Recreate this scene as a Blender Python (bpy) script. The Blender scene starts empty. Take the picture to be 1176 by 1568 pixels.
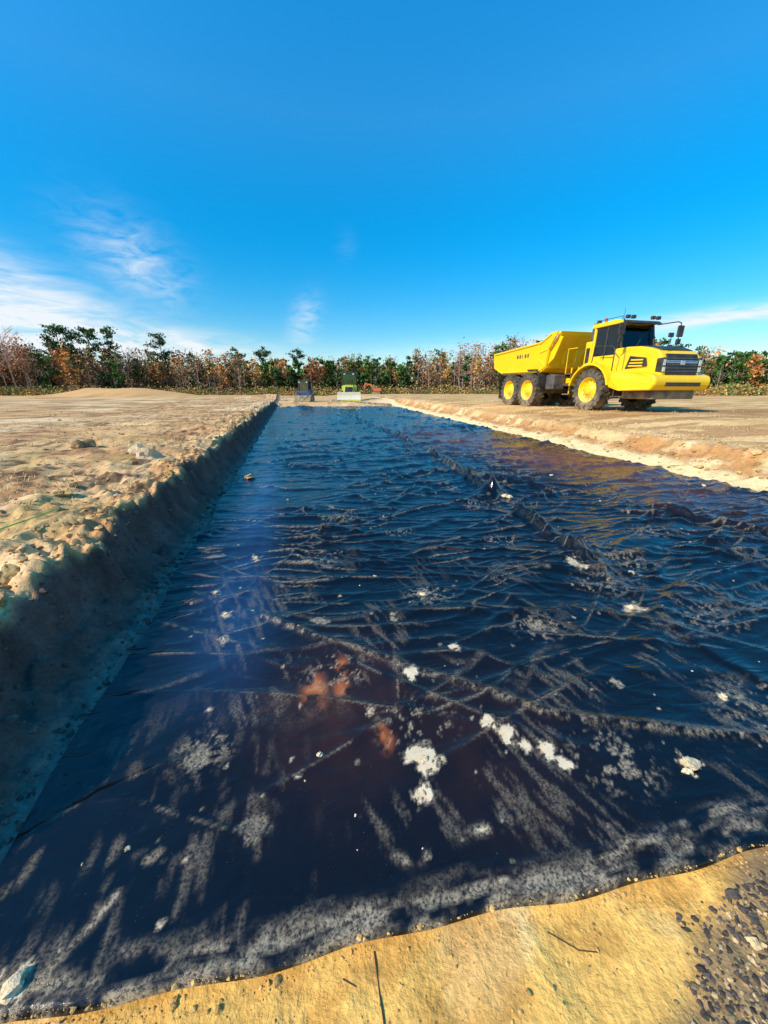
import bpy, bmesh, math, numpy as np
from mathutils import Vector, Matrix
rng=np.random.default_rng(7)
sc=bpy.context.scene
H=1.6
ANG=math.radians(13.95)
NX,NY=math.cos(ANG),math.sin(ANG)
DX,DY=-math.sin(ANG),math.cos(ANG)
def st2w(s,t): return s*NX+t*DX, s*NY+t*DY
def w2st(x,y): return x*NX+y*NY, x*DX+y*DY

# ------------------------------------------------------------------ numpy noise
def _h(ix,iy,seed):
    n=(ix.astype(np.int64)*374761393+iy.astype(np.int64)*668265263+seed*1442695041)&0x7fffffff
    n=((n^(n>>13))*1274126177)&0x7fffffff
    n=(n^(n>>16))&0x7fffffff
    return n/float(0x7fffffff)
def vn(x,y,seed=0):
    x=np.asarray(x,float); y=np.asarray(y,float)
    ix=np.floor(x); iy=np.floor(y); fx=x-ix; fy=y-iy
    fx=fx*fx*fx*(fx*(fx*6-15)+10); fy=fy*fy*fy*(fy*(fy*6-15)+10)
    a=_h(ix,iy,seed); b=_h(ix+1,iy,seed); c=_h(ix,iy+1,seed); d=_h(ix+1,iy+1,seed)
    return (a*(1-fx)+b*fx)*(1-fy)+(c*(1-fx)+d*fx)*fy
def fbm(x,y,oct=4,seed=0,gain=.5):
    r=0;a=1;tot=0
    for i in range(oct):
        r=r+a*vn(x,y,seed+i*17); tot+=a; a*=gain; x=x*2.03+3.1; y=y*2.03+1.7
    return r/tot
def sstep(a,b,x):
    t=np.clip((x-a)/(b-a),0,1); return t*t*(3-2*t)

# ------------------------------------------------------------------ node helpers
class NT:
    def __init__(s,nt): s.nt=nt; s.n=nt.nodes; s.l=nt.links
    def node(s,t,**k):
        n=s.n.new(t)
        for a,b in k.items(): setattr(n,a,b)
        return n
    def put(s,inp,v):
        if isinstance(v,bpy.types.NodeSocket): s.l.new(v,inp)
        else: inp.default_value=v
    def math(s,op,a,b=0.0,c=None,clamp=False):
        n=s.node('ShaderNodeMath',operation=op,use_clamp=clamp)
        s.put(n.inputs[0],a); s.put(n.inputs[1],b)
        if c is not None: s.put(n.inputs[2],c)
        return n.outputs[0]
    def mix(s,f,a,b,mode='MIX'):
        n=s.node('ShaderNodeMix',data_type='RGBA',blend_type=mode)
        s.put(n.inputs[0],f); s.put(n.inputs[6],a); s.put(n.inputs[7],b)
        return n.outputs[2]
    def mixf(s,f,a,b):
        n=s.node('ShaderNodeMix',data_type='FLOAT')
        s.put(n.inputs[0],f); s.put(n.inputs[2],a); s.put(n.inputs[3],b)
        return n.outputs[0]
    def noise(s,vec,scale,detail=4,rough=.55,dist=0.0):
        n=s.node('ShaderNodeTexNoise'); s.put(n.inputs['Vector'],vec)
        n.inputs['Scale'].default_value=scale; n.inputs['Detail'].default_value=detail
        n.inputs['Roughness'].default_value=rough; n.inputs['Distortion'].default_value=dist
        return n.outputs[0]
    def mapping(s,vec,scale=(1,1,1),rot=(0,0,0),loc=(0,0,0)):
        n=s.node('ShaderNodeMapping'); s.put(n.inputs[0],vec)
        n.inputs['Scale'].default_value=scale; n.inputs['Rotation'].default_value=rot; n.inputs['Location'].default_value=loc
        return n.outputs[0]
    def mrange(s,v,a,b,c=0.0,d=1.0):
        n=s.node('ShaderNodeMapRange'); s.put(n.inputs[0],v)
        for i,q in zip((1,2,3,4),(a,b,c,d)): n.inputs[i].default_value=q
        return n.outputs[0]
    def bump(s,h,strength=.5,dist=.02,normal=None):
        n=s.node('ShaderNodeBump'); n.inputs['Strength'].default_value=strength; n.inputs['Distance'].default_value=dist
        s.put(n.inputs['Height'],h)
        if normal is not None: s.put(n.inputs['Normal'],normal)
        return n.outputs[0]
def new_mat(name):
    m=bpy.data.materials.new(name); m.use_nodes=True
    t=NT(m.node_tree); b=m.node_tree.nodes['Principled BSDF']
    return m,t,b
def simple(name,col,rough=.5,metal=0,var=.15,vscale=6,bump=.0,bscale=40,coat=0,dirt=None,spec=.5):
    m,t,b=new_mat(name)
    co=t.node('ShaderNodeTexCoord').outputs['Object']
    n=t.noise(co,vscale,3,.6)
    k=t.mrange(n,.3,.7,1-var,1+var)
    c=t.mix(1.0,(*col,1),k,'MULTIPLY')
    r=t.mrange(n,.3,.7,max(rough-.08,0),min(rough+.1,1))
    if dirt:
        geo=t.node('ShaderNodeNewGeometry')
        sx=t.node('ShaderNodeSeparateXYZ'); t.put(sx.inputs[0],geo.outputs['Position'])
        low=t.mrange(sx.outputs[2],dirt[2],dirt[3],1,0)
        dn=t.mrange(t.noise(geo.outputs['Position'],3.5,4,.7),.35,.65,0,1)
        f=t.math('MULTIPLY',low,dn); f=t.math('ADD',f,t.math('MULTIPLY',dn,dirt[1]),clamp=True)
        c=t.mix(f,c,(*dirt[0],1)); r=t.mixf(f,r,.85)
    t.put(b.inputs['Base Color'],c); t.put(b.inputs['Roughness'],r)
    b.inputs['Metallic'].default_value=metal; b.inputs['Coat Weight'].default_value=coat
    b.inputs['Specular IOR Level'].default_value=spec
    if bump>0: t.put(b.inputs['Normal'],t.bump(t.noise(co,bscale,3),bump,.02))
    return m

# ------------------------------------------------------------------ mesh helpers
def mesh_np(name,V,F,mats,cols=None,smooth=True,matidx=None,parent=None):
    me=bpy.data.meshes.new(name)
    V=np.asarray(V,np.float32); F=np.asarray(F,np.int32)
    me.vertices.add(len(V)); me.vertices.foreach_set('co',V.ravel())
    k=F.shape[1]
    me.loops.add(F.size); me.loops.foreach_set('vertex_index',F.ravel())
    me.polygons.add(len(F)); me.polygons.foreach_set('loop_start',np.arange(0,F.size,k,dtype=np.int32))
    me.polygons.foreach_set('use_smooth',np.full(len(F),smooth))
    if not isinstance(mats,(list,tuple)): mats=[mats]
    for m in mats: me.materials.append(m)
    if matidx is not None: me.polygons.foreach_set('material_index',np.asarray(matidx,np.int32))
    me.update(calc_edges=True)
    if cols is not None:
        for cn,cc in cols.items():
            a=me.color_attributes.new(cn,'FLOAT_COLOR','POINT')
            C=np.ones((len(V),4),np.float32); C[:,:3]=cc; a.data.foreach_set('color',C.ravel())
    o=bpy.data.objects.new(name,me); sc.collection.objects.link(o)
    if parent: o.parent=parent
    return o
def grid_faces(nr,nc):
    i=np.arange((nr-1)*(nc-1)); r=i//(nc-1); c=i%(nc-1); a=r*nc+c
    return np.stack([a,a+1,a+nc+1,a+nc],1)
def finish(bm,name,mat,parent=None,bevel=0,smooth=False,seg=2):
    bmesh.ops.recalc_face_normals(bm,faces=bm.faces)
    me=bpy.data.meshes.new(name); bm.to_mesh(me); bm.free()
    for m in (mat if isinstance(mat,(list,tuple)) else [mat]): me.materials.append(m)
    o=bpy.data.objects.new(name,me); sc.collection.objects.link(o)
    if parent: o.parent=parent
    if bevel>0:
        b=o.modifiers.new('b','BEVEL'); b.width=bevel; b.segments=seg; b.limit_method='ANGLE'; b.angle_limit=math.radians(35)
    if smooth:
        for p in me.polygons: p.use_smooth=smooth
    return o
def box(name,p,a,b,mat,bevel=.02,rot=None,taper=None):
    bm=bmesh.new(); x0,y0,z0=a; x1,y1,z1=b
    c=Vector(((x0+x1)/2,(y0+y1)/2,(z0+z1)/2))
    vs=[bm.verts.new((x,y,z)) for x in(x0,x1) for y in(y0,y1) for z in(z0,z1)]
    for f in((0,1,3,2),(4,6,7,5),(0,4,5,1),(2,3,7,6),(0,2,6,4),(1,5,7,3)): bm.faces.new([vs[i] for i in f])
    if rot:
        bmesh.ops.rotate(bm,verts=bm.verts,cent=c,matrix=Matrix.Rotation(rot[1],3,rot[0]))
    return finish(bm,name,mat,p,bevel)
def prism(name,p,prof,y0,y1,mat,bevel=.02,y0f=None,y1f=None):
    """extrude an (x,z) profile along y; optional functions give y by profile point"""
    bm=bmesh.new()
    A=[bm.verts.new((x,(y0f(x,z) if y0f else y0),z)) for x,z in prof]
    B=[bm.verts.new((x,(y1f(x,z) if y1f else y1),z)) for x,z in prof]
    bm.faces.new(A); bm.faces.new(B[::-1]); n=len(prof)
    for i in range(n): bm.faces.new((A[i],B[i],B[(i+1)%n],A[(i+1)%n]))
    return finish(bm,name,mat,p,bevel)
def tube(name,p,pts,r,mat,seg=8):
    cu=bpy.data.curves.new(name,'CURVE'); cu.dimensions='3D'; cu.bevel_depth=r; cu.bevel_resolution=2; cu.use_fill_caps=True
    sp=cu.splines.new('POLY'); sp.points.add(len(pts)-1)
    for i,q in enumerate(pts): sp.points[i].co=(*q,1)
    cu.materials.append(mat)
    o=bpy.data.objects.new(name,cu); sc.collection.objects.link(o)
    if p: o.parent=p
    return o
def cyl(name,p,c,r,l,axis,mat,seg=24,bevel=.01,r2=None):
    bm=bmesh.new(); bmesh.ops.create_cone(bm,cap_ends=True,segments=seg,radius1=r,radius2=r if r2 is None else r2,depth=l)
    R={'x':Matrix.Rotation(math.pi/2,3,'Y'),'y':Matrix.Rotation(math.pi/2,3,'X'),'z':Matrix.Identity(3)}[axis]
    bmesh.ops.rotate(bm,verts=bm.verts,cent=(0,0,0),matrix=R); bmesh.ops.translate(bm,verts=bm.verts,vec=c)
    return finish(bm,name,mat,p,bevel)
def empty(name,loc=(0,0,0),rz=0,scale=1):
    e=bpy.data.objects.new(name,None); e.location=loc; e.rotation_euler=(0,0,rz); e.scale=(scale,)*3
    e.empty_display_size=.3; sc.collection.objects.link(e); return e

# ------------------------------------------------------------------ camera
cam=bpy.data.cameras.new('camera'); co=bpy.data.objects.new('camera',cam); sc.collection.objects.link(co)
co.location=(0,0,H); co.rotation_euler=(math.radians(90-18.2),0,0)
cam.sensor_fit='VERTICAL'; cam.sensor_height=36; cam.sensor_width=27; cam.lens=13.0
cam.clip_start=.03; cam.clip_end=3000
sc.camera=co

# ------------------------------------------------------------------ sun + sky
EL=math.radians(37); S=Vector((-.85*math.cos(EL),-.527*math.cos(EL),math.sin(EL))).normalized()
sun=bpy.data.lights.new('sun','SUN'); sun.energy=5.0; sun.angle=math.radians(.5); sun.color=(1,.90,.74)
so=bpy.data.objects.new('sun',sun); sc.collection.objects.link(so); so.rotation_euler=S.to_track_quat('Z','Y').to_euler(); so.location=(-20,-10,30)
w=bpy.data.worlds.new('World'); sc.world=w; w.use_nodes=True
t=NT(w.node_tree); bg=w.node_tree.nodes['Background']
sky=t.node('ShaderNodeTexSky',sky_type='NISHITA'); sky.sun_disc=False
sky.sun_elevation=EL; sky.sun_rotation=math.atan2(S.x,S.y); sky.air_density=1.0; sky.dust_density=.2; sky.ozone_density=2.5
tc=t.node('ShaderNodeTexCoord').outputs['Generated']
sx=t.node('ShaderNodeSeparateXYZ'); t.put(sx.inputs[0],tc)
az=t.math('ARCTAN2',sx.outputs[0],sx.outputs[1]); el=t.math('ARCSINE',sx.outputs[2])
hs=t.node('ShaderNodeHueSaturation'); hs.inputs['Hue'].default_value=.492; t.put(hs.inputs['Color'],sky.outputs[0])
t.put(hs.inputs['Saturation'],t.mrange(el,0,.5,1.75,1.42)); t.put(hs.inputs['Value'],t.mrange(el,.0,.85,.98,2.4))
D=math.radians
def gauss(a0,e0,wa,we,slope=0.0):
    da=t.math('SUBTRACT',az,D(a0)); de=t.math('SUBTRACT',el,D(e0)); de=t.math('SUBTRACT',de,t.math('MULTIPLY',da,slope))
    q=t.math('ADD',t.math('POWER',t.math('ABSOLUTE',t.math('DIVIDE',da,D(wa))),2.0),t.math('POWER',t.math('ABSOLUTE',t.math('DIVIDE',de,D(we))),2.0))
    return t.math('POWER',2.718,t.math('MULTIPLY',q,-1.0))
cmb=t.node('ShaderNodeCombineXYZ'); t.put(cmb.inputs[0],az); t.put(cmb.inputs[1],el)
n1=t.noise(t.mapping(cmb.outputs[0],(5,22,1),(0,0,D(14))),1.6,6,.6,.6)
n2=t.noise(t.mapping(cmb.outputs[0],(12,34,1),(0,0,D(-14))),1.4,5,.62,.8)
n1=t.mrange(n1,.30,.68); n2=t.mrange(n2,.32,.74)
terms=[(gauss(-44,11.0,10,2.6,-.30),n1,1.05),(gauss(-47,6.5,15,3.2,-.12),n1,1.7),(gauss(-30,13.6,4.4,3.4,-.3),n2,.66),(gauss(-28,5.2,13,1.8,-.05),n1,1.1),
       (gauss(-11,8.6,1.9,2.4,.6),n2,.75),(gauss(41,7.7,15,.75,.07),n1,1.4),(gauss(16,5.6,14,1.0,.05),n1,.7),(gauss(-5,17.5,1.2,1.4,0),n2,.06),(gauss(-40,3.5,30,1.4,0),n2,.5)]
tot=None
for g,n,k in terms:
    v=t.math('MULTIPLY',t.math('MULTIPLY',g,n),k); tot=v if tot is None else t.math('ADD',tot,v)
tot=t.math('MINIMUM',tot,.92)
skyc=t.mix(tot,hs.outputs[0],(6.8,7.1,7.4,1))
t.put(bg.inputs['Color'],skyc); bg.inputs['Strength'].default_value=.135
sc.view_settings.view_transform='Standard'; sc.view_settings.look='None'; sc.view_settings.exposure=0

# ------------------------------------------------------------------ terrain
def sR(tt): return 6.95+.1*np.clip(tt,0,60)
def t0(s): return .66-.08*s+.008*np.sin(s*5.1)+.006*np.sin(s*13+1)
TEND=40.
def height(s,tt,detail=True):
    s=np.asarray(s,float); tt=np.asarray(tt,float)
    wob=.14*(fbm(tt*1.6,s*0+.3,3,5)-.5)*2+ .07*(fbm(tt*7,s*0+.3,2,9)-.5)*2
    topL=-1.55+wob; footL=-1.16+.4*wob
    q=np.clip((s-topL)/(footL-topL),0,1)
    inL=np.interp(q,[0,.10,.30,.6,1.0],[0,.14,.62,.85,1.0])
    wr=.25*(fbm(tt*.9,s*0+8.3,3,25)-.5)*2
    fr=sR(tt)+.03; topR=fr+1.25+wr
    qr=np.clip((s-fr)/(topR-fr),0,1); inR=1-np.interp(qr,[0,.35,.75,1],[0,.30,.50,1])
    end=1-sstep(TEND+.3,TEND+2.5,tt)
    ins=np.minimum(inL,inR)
    field=.5+.27*sstep(9,13,s)*sstep(2,8,tt)
    base=field*(1-ins*end) - .03*ins*end
    far=sstep(TEND,TEND+3,tt)*ins
    base=base-far*.12
    X,Y=st2w(s,tt)
    m=np.exp(-(((X+42)/9.5)**2))*np.exp(-(((Y-62)/6)**2)); base=base+1.4*np.clip(m*1.25,0,1)*(.75+.5*fbm(X*.35,Y*.35,4,3))
    m2=np.exp(-(((X+17)/4)**2))*np.exp(-(((Y-58)/3)**2)); base=base+.6*m2
    base=base+.16*np.exp(-((s-topL+.55)/.45)**2)*sstep(7,16,tt)*(1-sstep(38,46,tt))*fbm(tt*.8,s,3,77)*1.3
    if detail:
        fieldmask=(1-ins)
        near=1-sstep(30,90,tt+abs(s)*.5)
        lump=fbm(X*2.2,Y*2.2,4,11)-.5
        fine=fbm(X*9,Y*9,3,31)-.5
        rough=np.clip(1.2-(s+1.5)*-.2,.45,1.2)
        rough=np.where(s<0,rough,.28)
        base=base+fieldmask*near*(lump*.17+fine*.10)*rough
        bnk=np.exp(-((s-topL)/.30)**2)*(1-sstep(25,45,tt))
        r=fbm(X*13,Y*13,3,51)
        base=base+bnk*((1-abs(2*fbm(X*6,Y*6,2,61)-1))*.13-.08+(r-.5)*.10)
        ft=np.exp(-((s-footL+.02)/.10)**2)*(1-sstep(25,45,tt)); base=base+ft*(fbm(X*15,Y*15,3,71)-.42)*.07
        rb=np.exp(-((s-(fr+.8))/.6)**2)*(1-sstep(30,45,tt)); base=base+rb*((fbm(X*3.5,Y*3.5,5,81)-.5)*.26)
        fg=(tt<t0(s)).astype(float)*(s>-1.0); base=base+fg*((fbm(X*5,Y*5,4,91)-.5)*.035-abs(fbm(X*9,Y*9,3,95)-.5)*.02)
        for hx,hy,hr,hd in((-5.9,6.1,.35,.20),(-6.4,8.2,.3,.16),(-4.9,9.2,.25,.12),(-9,13,.6,.18),(-3.5,4.6,.18,.12),(-4.6,3.9,.2,.12)):
            base=base-hd*np.exp(-(((X-hx)/hr)**2+((Y-hy)/hr*1.6)**2))
    return base
def axis(parts):
    out=[]
    for a,b,st,g in parts:
        x=a;d=st
        while x<b-1e-6: out.append(x); x+=d; d*=g
    out.append(parts[-1][1]); return np.array(out)
sneg=-axis([(.9,2.25,.0165,1.0),(2.25,9,.022,1.02),(9,700,.22,1.08)])[::-1]
spos=axis([(-.88,1.9,.026,1.0),(1.9,6.8,.14,1.0),(6.8,11.5,.07,1.0),(11.5,16,.14,1),(16,700,.25,1.085)])
SS=np.concatenate([sneg,spos]); 
TT=np.concatenate([axis([(-12,-.8,.6,1.0)])[:-1],axis([(-.8,.2,.05,1.0),(.2,3.2,.0175,1.0),(3.2,48,.019,1.015),(48,700,.9,1.06)])])
sg,tg=np.meshgrid(SS,TT); z=height(sg,tg)
X,Y=st2w(sg,tg)
V=np.stack([X,Y,z],-1).reshape(-1,3)
def lerp(a,b,m): return a*(1-m[...,None])+np.array(b)*m[...,None]
wobc=.14*(fbm(tg*1.6,sg*0+.3,3,5)-.5)*2+ .07*(fbm(tg*7,sg*0+.3,2,9)-.5)*2
n_lo=fbm(X*.35,Y*.35,4,101); n_md=fbm(X*1.7,Y*1.7,4,111); n_hi=fbm(X*8,Y*8,3,121)
C=np.zeros(sg.shape+(3,))+np.array((.74,.43,.18))
C=lerp(C,(.44,.21,.085),sstep(.48,.64,n_md)*.8)
C=lerp(C,(.92,.65,.35),sstep(.48,.7,n_lo)*.8)
C=lerp(C,(.42,.34,.08),sstep(.58,.78,fbm(X*.9,Y*.9,4,131))*.3)
C=lerp(C,(.13,.065,.04),sstep(.52,.64,n_hi)*.85*(sg<0)*sstep(.35,.58,fbm(X*.8,Y*.8,3,137)))
right=sstep(8,9.5,sg-.1*np.clip(tg,0,60)*.9)
C=lerp(C,(.84,.52,.18),right*.6)
C=lerp(C,(.42,.20,.08),right*sstep(.48,.6,fbm(X*.6,Y*1.3,4,141))*.75)
C=lerp(C,(.30,.13,.05),right*np.exp(-((X-13)/4.5)**2-((Y-16)/2.6)**2)*.8)  # dark patch beside the truck, its shadow painted into the ground colour
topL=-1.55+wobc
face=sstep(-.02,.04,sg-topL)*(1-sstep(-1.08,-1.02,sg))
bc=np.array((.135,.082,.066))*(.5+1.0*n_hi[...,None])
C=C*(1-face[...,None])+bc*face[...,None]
foot=np.exp(-((sg+1.15)/.08)**2); C=lerp(C,(.30,.24,.19),foot*.75)
fr=sR(tg); rface=sstep(-.3,.0,sg-fr)*(1-sstep(1.0,1.5,sg-fr))
C=lerp(C,(.84,.62,.30),rface*(1-.6*sstep(.4,.9,sg-fr)))
C=lerp(C,(.50,.23,.075),rface*sstep(.36,.50,fbm(X*2,Y*2,4,151))*sstep(.35,.7,sg-fr)*.9)
fg=(tg<t0(sg)+.4)&(sg>-1.1)&(sg<6.8)
sand=np.zeros_like(C)+np.array((.90,.50,.12))
sand=lerp(sand,(.95,.66,.28),sstep(.5,.7,fbm(X*3,Y*3,4,161))*.8)
sand=lerp(sand,(.66,.31,.065),sstep(.5,.66,fbm(X*6,Y*6,4,171))*.6)
grv=sstep(-.02,.15,X-(.76+(Y-.55)*1.35)+.12*(fbm(X*5,Y*5,3,19)-.5)*2)
sand=lerp(sand,(.22,.16,.10),grv*.75)
C=np.where(fg[...,None],sand,C)
farm=sstep(45,90,tg); C=lerp(C,(.66,.40,.15),farm*.8)
mnd=np.clip(np.exp(-(((X+42)/11)**2)-(((Y-62)/7)**2))*1.6,0,1); C=lerp(C,(.72,.38,.14),mnd)
vdist=sstep(85,110,Y); C=lerp(C,(.16,.10,.04),vdist)
gm,t,b=new_mat('ground_soil')
geo=t.node('ShaderNodeNewGeometry').outputs['Position']
at=t.node('ShaderNodeAttribute'); at.attribute_name='Col'
nf=t.noise(geo,42,4,.72); nm=t.noise(geo,7,4,.65)
k=t.math('MULTIPLY',t.mrange(nf,.25,.75,.68,1.27),t.mrange(nm,.3,.7,.78,1.2))
t.put(b.inputs['Base Color'],t.mix(1.0,at.outputs['Color'],k,'MULTIPLY'))
b.inputs['Roughness'].default_value=.95; b.inputs['Specular IOR Level'].default_value=.15
t.put(b.inputs['Normal'],t.bump(t.math('ADD',t.math('MULTIPLY',nf,.35),nm),.7,.035))
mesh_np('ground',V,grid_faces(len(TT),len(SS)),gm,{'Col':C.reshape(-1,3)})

# ------------------------------------------------------------------ liner
NU=600
vv=axis([(0,3.0,.0125,1.0),(3.0,40,.0135,1.0125)])
uu=np.concatenate([np.linspace(0,.42,330)[:-1],np.linspace(.42,1,NU-329)])
ug,tg2=np.meshgrid(uu,vv)
sl=-1.10; 
tt=tg2.copy()
srr=sR(tt); s2=sl+(srr-sl)*ug
tst=t0(s2); tt=tst+tg2*(TEND-tst)/TEND
srr=sR(tt)+.06*np.sin(tt*2.1)+.04*np.sin(tt*5.3)
s2=sl+.03*np.sin(tt*3.0)*np.exp(-ug*8)+(srr-sl)*ug
def pld(s,t_,pts):
    d=np.full(s.shape,1e9); sd=np.zeros(s.shape)
    for (a,b_),(c,e) in zip(pts[:-1],pts[1:]):
        vx,vy=c-a,e-b_; L=vx*vx+vy*vy
        q=np.clip(((s-a)*vx+(t_-b_)*vy)/L,0,1)
        dx=s-(a+q*vx); dy=t_-(b_+q*vy); dd=np.hypot(dx,dy); side=np.sign(dx*vy-dy*vx)
        m=dd<d; d=np.where(m,dd,d); sd=np.where(m,side,sd)
    return d,sd
seam=[(3.9,40),(3.8,23),(3.75,11),(3.35,7.5),(3.10,5.5),(2.9,3.9),(2.78,3.04),(2.60,2.13),(2.48,1.55),(2.50,1.1)]
ridge=[(-.31,2.47),(.0,2.2),(.36,1.91),(.81,1.54),(1.17,1.27),(1.6,1.05),(2.11,.86)]
ray2=[(3.6,6.3),(4.37,4.56),(5.29,2.8),(5.8,1.9)]
jit=.05*(fbm(tt*2.5,s2*2.5,3,205)-.5)*2
ds,sds=pld(s2+jit,tt,seam); dr,_=pld(s2+jit*.6,tt+jit*.6,ridge); d3,_=pld(s2+jit,tt,ray2)
far=sstep(1.1,3.2,tt+.25*s2)
warp=.60*fbm(s2*.45,tt*.45,3,211)+.10*np.sin(s2*1.1+.4)+.06*np.sin(s2*2.7)+.06*fbm(s2*3,tt*3,3,213)
wy=tt+warp
def crest(v,p): return (0.5+0.5*np.cos(v))**p
ph1=2*np.pi*(wy/.36+1.2*fbm(s2*.6,tt*.9,3,221)*2)
ph2=2*np.pi*(wy/.155+1.7*fbm(s2*1.1+4,tt*1.7,3,231)*2)
ph3=2*np.pi*((tt*.75-s2*.42)/.95+1.1*fbm(s2*.35,tt*.35,2,241)*2)
ph4=2*np.pi*((tt*.9+s2*.34)/.26+1.4*fbm(s2*.8,tt*.8,3,243)*2)
g1=sstep(.38,.62,fbm(s2*.8,tt*1.6,3,261)); g2=sstep(.36,.60,fbm(s2*1.4+7,tt*2.6,3,263)); g3=sstep(.4,.6,fbm(s2*.4+3,tt*.5,3,265)); g4=sstep(.42,.60,fbm(s2*.8+9,tt*1.2,3,267))
rgt=1+.5*sstep(1.5,4.5,s2)
c1=crest(ph1,6); c2=crest(ph2,4); c3=crest(ph3,9); c4=crest(ph4,7)
zz=.004+far*rgt*(c1*.026*(.08+.92*g1)+c2*.0085*(.08+.92*g2)+c3*.040*(.15+.85*g3)+c4*.014*g4)
# sharp folds: short, nearly straight creases thrown in many directions
crm=np.zeros_like(s2)
for i in range(230):
    q0=1.2+rng.exponential(4.5); s0=rng.uniform(-.9,6.8+.1*q0); L=rng.uniform(.25,1.0)*(1+.12*q0); an=rng.normal(0,.42) if rng.random()<.75 else rng.uniform(-1.4,1.4)
    wd=rng.uniform(.010,.018)*(1+.18*q0); hh_=wd*rng.uniform(.5,1.0); bend=rng.normal(0,.12)
    m=(abs(s2-s0)<L+.1)&(abs(tt-q0)<L+.1)
    if not m.any(): continue
    a=(s2[m]-s0)*math.cos(an)+(tt[m]-q0)*math.sin(an); c_=-(s2[m]-s0)*math.sin(an)+(tt[m]-q0)*math.cos(an)-bend*a*a/L
    e=np.clip(1-(a/L)**2,0,1); pr=np.exp(-(np.abs(c_)/(wd*np.where(c_>0,1.0,2.6)))**1.3)*e
    zz[m]+=hh_*pr; crm[m]=np.maximum(crm[m],pr*np.exp(-(c_/wd)**2))
zz+= (1-far)*(crest(ph1,3)*.004+c3*.007+(vn(s2*22,tt*2.2,271))*.0005)
zz+= .022*(fbm(s2*.8,tt*.8,3,281)-.3)
lft=np.exp(-((s2+.72)/.38)**2); zz=zz*(1-.45*lft*far)
lip=np.exp(-(ds/np.where(sds>0,.03,.12))**2)
zz+= .085*lip*(.15+1.3*sstep(.35,.65,fbm(tt*1.3,s2*.2,3,291)))
zz+= .014*np.exp(-(dr/.022)**2)+.007*np.exp(-(dr/.08)**2)
zz+= .07*np.exp(-(d3/.05)**2)*sstep(.3,.55,fbm(tt*1.1,s2*.3,2,293))
zz+= .16*np.exp(-(np.hypot(s2-3.0,tt-5.2)/.15)**2)
zz+= .25*np.exp(-((s2-1.0)/1.6)**2)*np.exp(-((tt-37.5)/1.4)**2)*fbm(s2*2,tt*2,3,301)*1.6
de=tt-tst
zz+= .007*np.exp(-(de/.03)**2)*(.5+.8*fbm(s2*4,tt*3,3,311)) + .012*np.exp(-((de-.09)/.03)**2)*fbm(s2*3+4,tt*2,3,321)
zz=np.where(de<.004,-.012,zz)
Xl,Yl=st2w(s2,tt)
n1_=fbm(s2*9,tt*9,4,401); streak=fbm(s2*26,tt*5.0,4,421); strk2=fbm(s2*34+tt*10,tt*7,4,431); nfine=fbm(s2*34,tt*34,4,441,.65)
dust_glint=np.zeros_like(s2)
def blob(s0,t_0,r,k,asp=1.0,seed=0,rag=2.2):
    global dust_glint
    m=(abs(s2-s0)<2.2*r)&(abs(tt-t_0)<2.2*r*max(asp,1))
    if not m.any(): return
    a,b_=s2[m],tt[m]
    q=np.hypot((a-s0)/r,(b_-t_0)/(r*asp))
    edge=q+rag*(fbm(a*1.3/r+s0,b_*1.3/r,4,440+seed,.65)-.5)
    dust_glint[m]=np.maximum(dust_glint[m],k*(1-sstep(.55,1.0,edge)))
for i,(s0,q0,r,k) in enumerate([(-.42,3.55,.07,.8),(-.84,3.69,.08,.5),(-.7,2.95,.045,.6),(-.57,2.6,.045,.7),(-.54,2.28,.045,.6),(.1,2.33,.06,.5),(.62,2.24,.04,.6),(.95,2.51,.06,.6),
    (.93,1.83,.04,1),(.57,1.68,.055,1),(.29,1.47,.035,.6),(.47,1.16,.070,1),(.42,1.02,.046,1),(.85,1.25,.065,1),(.90,1.17,.05,1),(.96,1.10,.05,1),(1.04,1.05,.05,1),(1.08,.99,.04,1),(2.91,2.4,.04,1),(1.62,.86,.05,1),(2.19,1.11,.03,1),
    (2.55,2.63,.12,.75),(2.44,1.92,.10,.75),(1.59,1.92,.06,.5),(-.53,1.41,.06,.4),(-.25,1.06,.05,.35),(-.58,1.05,.04,.35),(-.87,.8,.05,.9),(1.7,1.32,.04,.6),(1.33,.9,.04,.5),(-.11,1.31,.012,.8),(-.08,1.22,.012,.8)]):
    blob(s0,q0,r,k,1.0,i,2.3)
for i in range(170):
    s0=rng.uniform(-.9,5); q0=.72+rng.exponential(1.5); blob(s0,q0,rng.uniform(.003,.010)*(1+.35*q0),rng.uniform(.4,.9),1,i,1.4)
area=np.zeros_like(s2)
for s0,q0,r in((.25,3.4,.3),(1.15,3.9,.25),(2.2,3.4,.3),(3.1,2.6,.35),(2.5,2.3,.4),(1.6,1.9,.3),(1.0,2.5,.3),(.15,1.8,.3),(.5,1.35,.3),(1.3,.95,.3),(2.3,1.0,.4),(-.5,1.45,.2),(2.9,1.7,.35),(.6,4.6,.4),(2.6,4.6,.4),(4.0,3.2,.4)):
    area=np.maximum(area,np.exp(-((s2-s0)/r)**2-((tt-q0)/(r*.8))**2))
dust_glint=np.maximum(dust_glint,.50*sstep(.57,.67,nfine)*sstep(.45,.95,area))
pat2=sstep(.52,.66,fbm(s2*2.2,tt*2.2,3,461))
dust_glint=np.maximum(dust_glint,.17*sstep(.54,.70,strk2)*pat2*(1-sstep(2.0,4,tt)))
dust_glint=np.maximum(dust_glint,.19*sstep(.50,.70,streak)*(1-sstep(1.0,2.0,tt))*sstep(.1,-.4,s2)*sstep(.42,.6,n1_))
dust_glint=np.maximum(dust_glint,.35*np.exp(-((dr-.01)/.02)**2)*sstep(.42,.62,nfine))
glint_patch=sstep(.50,.64,fbm(s2*2.0,tt*2.6,4,465))
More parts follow.
